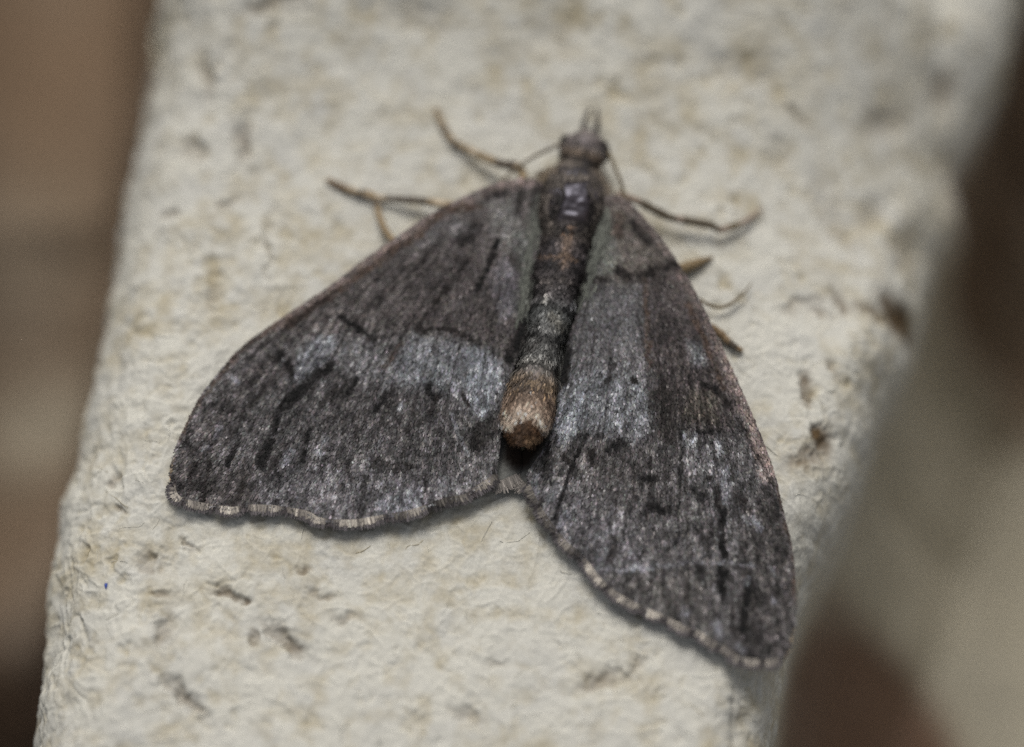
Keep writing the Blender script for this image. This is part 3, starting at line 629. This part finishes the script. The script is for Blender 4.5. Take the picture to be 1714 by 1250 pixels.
# --- body: one continuous mesh through head, thorax and abdomen ------------------------
RINGS = [  # photo x, y, centre height, half width, half height (mm)
    (986, 219, 1.35, .06, .06), (985, 222, 1.36, .38, .30), (983, 229, 1.42, .70, .50), (980, 241, 1.5, 1.04, .68), (976, 256, 1.55, 1.08, .74), (972, 270, 1.55, .98, .72),
    (969, 279, 1.55, .86, .66), (966, 287, 1.6, 1.02, .76), (963, 300, 1.68, 1.24, .92), (960, 318, 1.78, 1.42, 1.08), (957, 340, 1.84, 1.5, 1.16), (954, 362, 1.82, 1.44, 1.10), (951, 382, 1.75, 1.28, .98),
    (949, 394, 1.68, 1.16, .86), (948, 398, 1.66, 1.12, .82), (946, 410, 1.68, 1.18, .88), (943, 426, 1.68, 1.19, .90), (941, 434, 1.66, 1.14, .86), (938, 448, 1.67, 1.18, .90), (935, 464, 1.66, 1.15, .88), (933, 471, 1.64, 1.09, .83),
    (930, 488, 1.63, 1.08, .84), (926, 508, 1.60, 1.02, .80), (924, 514, 1.58, .97, .76), (919, 534, 1.58, .93, .75), (914, 556, 1.56, .76, .70), (912, 562, 1.55, .73, .67), (907, 584, 1.57, .84, .71), (902, 608, 1.60, .88, .74), (900, 614, 1.60, .85, .72),
    (896, 632, 1.64, .96, .80), (892, 650, 1.68, 1.06, .88), (890, 656, 1.68, 1.04, .86), (886, 676, 1.72, 1.12, .92), (882, 698, 1.76, 1.10, .92), (878, 714, 1.80, .94, .82), (875, 727, 1.84, .70, .62), (873, 737, 1.86, .42, .4), (872, 745, 1.87, .2, .18)]
rg = np.array(RINGS); nr = 190
tq = np.r_[0, np.cumsum(np.hypot(*np.diff(rg[:, :2], axis=0).T))]; ts = np.linspace(0, tq[-1], nr)
ri = np.stack([np.interp(ts, tq, rg[:, k]) for k in range(5)], 1)
slim = 1-0.14*sstep(455, 500, ri[:, 1])*sstep(640, 600, ri[:, 1]); ri[:, 3] *= slim; ri[:, 4] *= 0.5+0.5*slim
for k in range(2, 5): ri[2:-2, k] = np.convolve(np.pad(ri[:, k], 2, 'edge'), np.ones(5)/5, 'valid')[2:-2]
cpt = px(ri[:, 0], ri[:, 1]-0, ri[:, 2])
tg = np.gradient(cpt, axis=0); tg[:, 2] *= 0.5; tg /= np.linalg.norm(tg, axis=1, keepdims=True)
sv = np.cross(tg, np.array([0, 0, 1.0])); sv /= np.linalg.norm(sv, axis=1, keepdims=True); uv = np.cross(sv, tg)
NS = 64; av = np.arange(NS)*2*math.pi/NS
BV = cpt[:, None]+ri[:, 3][:, None, None]*np.cos(av)[None, :, None]*sv[:, None]+ri[:, 4][:, None, None]*np.sin(av)[None, :, None]*uv[:, None]
bxp, byp = pix_of(BV.reshape(-1, 3)); bxp = bxp.reshape(nr, NS); byp = byp.reshape(nr, NS)
lum = fbm(bxp/14, byp/14, 3, 301)
YY = np.repeat(ri[:, 1][:, None], NS, 1); side_ = np.abs(np.cos(av))[None]*np.ones((nr, 1))
thx = sstep(296, 310, YY)*sstep(400, 385, YY)
rough_ = fbm(bxp/7, byp/7, 3, 311)
BV = BV+uv[:, None]*((0.05*lum+thx*(0.06*lum+0.03*rough_))*np.sin(av)[None])[..., None]
BV = BV+uv[:, None]*(0.22*np.exp(-((bxp-956)/14)**2-((byp-384)/7)**2)-0.18*np.exp(-((bxp-955)/34)**2-((byp-394)/5)**2)-0.16*np.exp(-((byp-297)/6)**2)*thx)[..., None]*np.clip(np.sin(av), 0, 1)[None, :, None]
def bcol(YY, xx, yy, sd):
    keys = [(215, sr(98, 90, 82)), (232, sr(108, 100, 94)), (242, sr(66, 58, 54)), (252, sr(108, 98, 92)), (264, sr(98, 82, 68)), (276, sr(60, 52, 46)), (288, sr(96, 86, 74)), (302, sr(40, 35, 32)), (345, sr(52, 46, 48)), (380, sr(46, 39, 35)), (392, sr(30, 26, 24)), (400, sr(78, 68, 62)), (430, sr(62, 55, 54)), (470, sr(50, 44, 42)), (500, sr(66, 60, 58)), (525, sr(88, 86, 82)), (560, sr(82, 78, 74)), (600, sr(90, 86, 81)), (632, sr(100, 92, 84)), (650, sr(116, 100, 82)), (668, sr(138, 116, 92)), (690, sr(176, 148, 116)), (702, sr(150, 112, 72)), (715, sr(112, 76, 40)), (735, sr(96, 62, 30)), (760, sr(60, 38, 20))]
    ky = np.array([k[0] for k in keys]); kc = np.array([k[1] for k in keys])
    out = np.stack([np.interp(YY, ky, kc[:, i]) for i in range(3)], -1)
    seg = np.zeros(np.shape(YY))
    for b_ in (434, 471, 514, 562, 614):                 # pale hind margin of each abdominal ring, dark joint behind it
        q_ = YY-b_-5*vnoise(np.asarray(xx)/8, np.asarray(xx)*0+b_, 6); seg = seg+0.7*np.exp(-((q_+7)/5)**2)-1.3*np.exp(-((q_-5)/5)**2)
    return out*np.exp(seg)[..., None]
BMARKS = [([(915, 412), (922, 408)], 11, BLACK, .8), ([(974, 412), (982, 420)], 10, BLACK, .8), ([(915, 448), (935, 446)], 9, BLACK, .7), ([(965, 455), (972, 470)], 8, BLACK, .7), ([(910, 470), (925, 478)], 4, sr(120, 112, 108), .6), ([(930, 466), (955, 474)], 4, sr(112, 104, 100), .5), ([(900, 490), (912, 500)], 5, BLACK, .7), ([(958, 495), (952, 510)], 5, BLACK, .7), ([(918, 497), (914, 506)], 2.5, sr(190, 186, 178), .8), ([(958, 505), (954, 516)], 2.5, sr(170, 170, 172), .7), ([(925, 530), (935, 545)], 9, sr(118, 114, 104), .6), ([(888, 585), (900, 575)], 6, DARK, .6), ([(950, 384), (958, 386)], 9, sr(150, 122, 98), .9), ([(932, 391), (965, 396)], 3, sr(116, 72, 30), .8), ([(950, 402), (944, 440)], 8, sr(118, 100, 86), .8), ([(905, 432), (945, 430), (965, 436)], 3, sr(110, 92, 78), .7), ([(925, 392), (905, 388)], 7, BLACK, .8), ([(975, 395), (990, 400)], 6, BLACK, .8), ([(985, 272), (972, 290)], 8, BLACK, .8), ([(928, 288), (905, 300)], 7, sr(120, 104, 84), .7), ([(1000, 290), (1010, 308)], 7, sr(112, 100, 88), .7), ([(950, 240), (1005, 243)], 3, DARK, .7), ([(945, 228), (1000, 228)], 6, sr(120, 112, 108), .6),
                        ([(858, 668), (872, 654), (888, 652), (908, 660), (922, 680)], 4, sr(48, 38, 32), .85), ([(852, 655), (870, 640), (895, 634), (918, 648)], 4, sr(58, 50, 44), .75), ([(850, 684), (862, 668), (888, 664), (912, 674), (924, 700)], 2.5, sr(70, 54, 42), .6)]
def body_marks(c, X, Y):
    for pts, wd, col, s in BMARKS:
        d, _ = seg_dist(X+2*vnoise(X/5, Y/5, 7), Y+2*vnoise(X/5, Y/5, 8), pts); mk = (np.exp(-(d/wd)**2.2)*s)[..., None]; c = c*(1-mk)+col*mk
    return c
bc = body_marks(bcol(YY, bxp, byp, side_)*np.exp(0.45*lum)[..., None], bxp, byp)
gl = sstep(300, 312, YY)*sstep(392, 372, YY)*sstep(0.75, 0.5, side_)
bf = [tuple(f) for f in grid_faces(nr, NS, True).tolist()]
bvv = BV.reshape(-1, 3)
body = mesh_obj('body', bvv, [f[::-1] for f in bf]+[tuple(range(NS))[::-1], tuple(range((nr-1)*NS, nr*NS))], M_BODY, moth, col=bc.reshape(-1, 3), gloss=gl.reshape(-1))
import bmesh
bm = bmesh.new(); bm.from_mesh(body.data); bmesh.ops.recalc_face_normals(bm, faces=bm.faces); bm.to_mesh(body.data); bm.free()

# scales and hairs lying back along the body
r = np.random.default_rng(77)
def body_hairs(name, N, y0, y1, amin, amax, lmin, lmax, wmin, wmax, liftv, colf, spread=0.18, avoid=None):
    yy = r.uniform(y0, y1, N); aa = r.uniform(amin, amax, N)
    fi = np.interp(yy, ri[:, 1], np.arange(nr)); i0 = np.clip(fi.astype(int), 0, nr-2)
    c_ = cpt[i0]; rw, rh = ri[i0, 3], ri[i0, 4]; ca, sa = np.cos(aa)[:, None], np.sin(aa)[:, None]
    nrm = ca*sv[i0]*rh[:, None]+sa*uv[i0]*rw[:, None]; nrm /= np.linalg.norm(nrm, axis=1, keepdims=True)
    Pp = c_+ca*sv[i0]*rw[:, None]+sa*uv[i0]*rh[:, None]-nrm*0.01
    d_ = tg[i0]+sv[i0]*r.normal(0, spread, N)[:, None]; d_ -= nrm*(d_*nrm).sum(1, keepdims=True); d_ /= np.linalg.norm(d_, axis=1, keepdims=True)
    X, Y = pix_of(Pp+d_*((lmin+lmax)*0.35)); col = colf(X, Y, yy)*np.exp(r.normal(0, 0.36, N))[:, None]*np.where(r.random(N) < 0.07, 2.3, 1.0)[:, None]
    if avoid is not None:
        k_ = ~avoid(X, Y, yy, aa); Pp, d_, nrm, col = Pp[k_], d_[k_], nrm[k_], col[k_]; N = len(Pp)
    V, F, c3 = scales(Pp, d_, nrm, r.uniform(lmin, lmax, N), r.uniform(wmin, wmax, N), np.abs(r.normal(liftv, liftv*0.6, N)), col, r)
    mesh_obj(name, V, F, M_HAIR, body, col=np.clip(c3, 0.004, 0.7), kind='stuff')
def bodytint(X, Y, yy):
    c_ = bcol(yy, X, Y, None)*np.exp(0.75*fbm(X/10, Y/10, 2, 321))[:, None]
    return body_marks(c_*1.1*np.where((yy < 630)[:, None], np.array([0.92, 1.0, 1.07]), 1.0), X, Y)
PI = math.pi
body_hairs('abdomen_scales', 6200, 402, 668, 0.02*PI, 0.98*PI, .16, .42, .04, .08, .06, bodytint, spread=0.3)
body_hairs('head_scales', 1500, 228, 300, 0.05*PI, 0.95*PI, .15, .3, .05, .09, .05, lambda X, Y, yy: bodytint(X, Y, yy)*0.75)
body_hairs('thorax_scales', 2600, 290, 400, 0.0, PI, .2, .45, .04, .09, .05, lambda X, Y, yy: np.where((np.hypot(X-957, Y-350) > 38)[:, None], sr(76, 70, 65), sr(40, 36, 35))*np.exp(0.9*fbm(X/12, Y/12, 2, 331))[:, None],
           avoid=lambda X, Y, yy, aa: (np.abs(X-962+0.12*(Y-340)) < 21+5*vnoise(X/9, Y/9, 4)) & (Y > 304) & (Y < 374))
body_hairs('abdomen_side_hair', 700, 440, 640, -0.12*PI, 0.16*PI, .3, .6, .03, .05, .16, lambda X, Y, yy: bodytint(X, Y, yy)*1.1, spread=0.3)
body_hairs('abdomen_side_hair', 700, 440, 640, 0.84*PI, 1.12*PI, .3, .6, .03, .05, .16, lambda X, Y, yy: bodytint(X, Y, yy)*1.1, spread=0.3)
def tuftcol(X, Y, yy):
    jag = 5*vnoise(X/6, X*0, 5)
    cream, brown, tan_, end = sr(210, 192, 174), sr(74, 55, 40), sr(130, 112, 98), sr(150, 124, 98)
    top = 704+jag+9*np.abs(np.abs(X-884)-12)/12-12*np.exp(-((X-883)/5)**2)+14*sstep(898, 912, X)
    c_ = tan_*np.exp(0.25*vnoise(X/3, Y/8, 9))[:, None]; g_ = sstep(672, 645, Y)[:, None]; c_ = c_*(1-g_)+sr(98, 88, 79)*g_
    t2 = sstep(-34, -8, Y-top)[:, None]*(0.45+0.55*sstep(6, 20, np.abs(X-884)))[:, None]; c_ = c_*(1-t2)+cream*t2
    t = sstep(-3, 3, Y-top)[:, None]; c_ = c_*(1-t)+brown*t
    t3 = (sstep(724, 736, Y)*sstep(870, 895, X)*0.7)[:, None]; c_ = c_*(1-t3)+end*t3
    return body_marks(c_, X, Y)
body_hairs('anal_tuft', 4400, 652, 740, 0.0, PI, .2, .46, .03, .055, .07, tuftcol, spread=0.2)

# green-grey hair along the inner wing roots
def root_hair(pts, N, wid, col, z):
    e_ = smooth_line(pts, 200); idx = r.integers(0, 190, N); p_ = e_[idx]+r.normal(0, wid, (N, 2)); t_ = np.gradient(e_, axis=0)[idx]; t_ /= np.linalg.norm(t_, axis=1, keepdims=True)
    A_ = px(p_[:, 0], p_[:, 1], z(p_)); q_ = p_+t_*18+r.normal(0, 2, (N, 2)); B_ = px(q_[:, 0], q_[:, 1], z(q_))
    d_ = B_-A_; ln = np.linalg.norm(d_, axis=1); d_ /= ln[:, None]; nn = np.tile([0, 0, 1.0], (N, 1)); nn -= d_*(nn*d_).sum(1, keepdims=True); nn /= np.linalg.norm(nn, axis=1, keepdims=True)
    return scales(A_, d_, nn, ln*r.uniform(0.7, 1.2, N), r.uniform(.035, .07, N), np.abs(r.normal(.04, .02, N)), np.tile(col, (N, 1))*np.exp(r.normal(0, 0.28, N))[:, None], r)
parts = [root_hair([(918, 296), (910, 335), (904, 375), (900, 420)], 420, 6, sr(82, 74, 66), lambda p_: 1.75-0.02*np.abs(p_[:, 0]-912)+0.0*p_[:, 0]),
         root_hair([(1004, 312), (1004, 350), (998, 390), (990, 420)], 420, 6, sr(84, 76, 68), lambda p_: 1.75-0.02*np.abs(p_[:, 0]-1000)),
         root_hair([(938, 282), (918, 292), (900, 306)], 160, 5, sr(104, 92, 76), lambda p_: 1.8+0*p_[:, 0]), root_hair([(985, 284), (1002, 298), (1014, 322)], 160, 5, sr(98, 88, 76), lambda p_: 1.8+0*p_[:, 0]),
         root_hair([(905, 330), (892, 400), (884, 470), (872, 540)], 200, 6, sr(86, 88, 81), lambda p_: wing_z('L', p_[:, 0], p_[:, 1])+0.05),
         root_hair([(1012, 350), (1006, 400), (990, 450), (974, 510)], 200, 6, sr(86, 88, 81), lambda p_: wing_z('R', p_[:, 0], p_[:, 1])+0.05)]
off = 0; VV, FF, CC = [], [], []
for V, F, c3 in parts: VV.append(V); FF.append(F+off); CC.append(c3); off += len(V)
mesh_obj('wing_root_hair', np.vstack(VV), np.vstack(FF), M_HAIR, body, col=np.vstack(CC), kind='stuff')

# --- eyes, palps, antennae, legs --------------------------------------------------------
def ball(name, c, rad, col, mat, parent, nu=22, nv=30):
    th = np.linspace(0.02, PI-0.02, nu); ph = np.arange(nv)*2*PI/nv
    V = np.stack([np.sin(th)[:, None]*np.cos(ph)*rad[0], np.sin(th)[:, None]*np.sin(ph)*rad[1], np.cos(th)[:, None]*np.ones(nv)*rad[2]], -1).reshape(-1, 3)+c
    F = [tuple(f) for f in grid_faces(nu, nv, True).tolist()]+[tuple(range(nv)), tuple(range((nu-1)*nv, nu*nv))[::-1]]
    return mesh_obj(name, V, F, mat, parent, col=np.tile(col, (len(V), 1)))
ball('eye', P1(948, 245, 1.45), (.36, .58, .50), sr(30, 26, 23), M_EYE, body)
ball('eye', P1(1008, 254, 1.45), (.36, .58, .50), sr(30, 26, 23), M_EYE, body)

def limb(name, pts, rad, col, parent=moth, sides=10, bands=None, n_=70, mat=M_LEG, taper_end=0.35):
    """pts: photo x, y, height mm; rad: radii mm at the points; bands: (from, to, colour)"""
    q = np.array(pts, float); g_ = px(q[:, 0], q[:, 1], np.zeros(len(q)))
    q[:, 2] += (tray_z(g_[:, 0], g_[:, 1])+0.03)*np.clip(1-q[:, 2]/0.9, 0, 1); w3 = px(q[:, 0], q[:, 1], q[:, 2]); path = smooth_line(w3, n_)
    L = np.r_[0, np.cumsum(np.linalg.norm(np.diff(w3, axis=0), axis=1))]; s = np.linspace(0, 1, n_)
    rd = np.interp(s, L/L[-1], rad)*(1.5 if name == 'leg' else 1.15); rd = rd*(1+0.10*vnoise(s*26, s*0, len(pts))); rd[0] *= 0.4; rd[-1] *= taper_end
    V, F = tubes(path[None], rd[None], sides); c_ = np.tile(col, (n_, 1))
    for a_, b_, cc in (bands or []):
        m_ = (sstep(a_-0.012, a_+0.012, s)*sstep(b_+0.012, b_-0.012, s))[:, None]; c_ = c_*(1-m_)+cc*m_
    F = [tuple(f) for f in F.tolist()]+[tuple(range(sides))[::-1], tuple(range((n_-1)*sides, n_*sides))]
    o = mesh_obj(name, V, F, mat, parent, col=np.repeat(c_, sides, 0))
    b2 = bmesh.new(); b2.from_mesh(o.data); bmesh.ops.recalc_face_normals(b2, faces=b2.faces); b2.to_mesh(o.data); b2.free()
    return o
TAN, LBR, LDK = sr(178, 162, 138), sr(118, 98, 72), sr(82, 72, 60)
limb('palp', [(974, 226, 1.2), (978, 206, 1.1), (987, 181, 1.0)], [.13, .11, .06], sr(42, 35, 30), body)
limb('palp', [(997, 226, 1.2), (1000, 206, 1.1), (999, 180, 1.0)], [.13, .11, .06], sr(42, 35, 30), body)
limb('antenna', [(940, 240, 1.75), (918, 250, 1.7), (890, 264, 1.6), (868, 279, 1.5), (845, 298, 1.3), (800, 345, 1.0), (730, 420, .75)], [.075, .07, .065, .06, .055, .05, .03], sr(100, 88, 70), body)
limb('antenna', [(1018, 252, 1.75), (1030, 282, 1.7), (1040, 306, 1.6), (1047, 335, 1.35), (1080, 400, 1.0), (1130, 470, .7), (1184, 509, .5), (1213, 513, .4), (1240, 496, .35), (1259, 473, .3)], [.075, .07, .07, .065, .06, .06, .07, .075, .06, .03], sr(98, 84, 58), body)
def rings_on(n0, n1, k, col, wdt=0.02):
    return [(a_, a_+wdt, col) for a_ in np.linspace(n0, n1, k)]
limb('leg', [(880, 310, 1.3), (868, 281, 1.15), (834, 273, .95), (802, 259, .75), (777, 247, .5), (756, 233, .3), (739, 205, .2), (729, 181, .14)], [.15, .15, .14, .12, .12, .11, .11, .09], sr(134, 116, 88), bands=[(.18, .34, LDK), (.5, .54, TAN), (.66, .69, LDK), (.8, .83, LDK)])
limb('leg', [(780, 345, 1.1), (742, 342, .9), (712, 337, .7), (675, 334, .5), (643, 332, .4), (610, 326, .28), (575, 314, .2), (546, 300, .13)], [.13, .12, .12, .11, .1, .10, .11, .10], sr(140, 122, 96), bands=[(.27, .56, LDK), (.14, .22, TAN), (.58, .66, TAN), (.72, .76, LDK), (.84, .97, sr(104, 82, 56))])
limb('leg', [(690, 450, .6), (660, 405, .55), (645, 385, .5), (634, 358, .45), (630, 336, .4), (620, 324, .32), (596, 322, .24), (570, 316, .16)], [.12, .11, .11, .10, .10, .10, .09, .06], sr(142, 122, 92), bands=[(.62, .68, LDK), (.8, .84, LDK)])
limb('leg', [(1030, 325, 1.3), (1066, 336, 1.1), (1095, 351, .95), (1121, 363, .8), (1155, 370, .7), (1190, 377, .6), (1204, 384, .5), (1220, 381, .4), (1246, 371, .25), (1277, 349, .12)], [.14, .12, .13, .12, .12, .12, .11, .11, .09, .05], sr(140, 124, 110), bands=[(.15, .38, sr(82, 72, 56)), (.42, .64, sr(88, 78, 62)), (.70, .78, sr(92, 78, 52))])
limb('leg', [(1090, 440, .6), (1130, 450, .5), (1150, 446, .35), (1170, 439, .25), (1194, 430, .13)], [.14, .16, .18, .13, .05], sr(122, 104, 76))
limb('leg', [(1150, 530, .6), (1185, 545, .5), (1205, 558, .35), (1222, 574, .25), (1243, 588, .14)], [.12, .12, .13, .11, .08], sr(120, 100, 74), bands=[(.75, .9, LDK)])
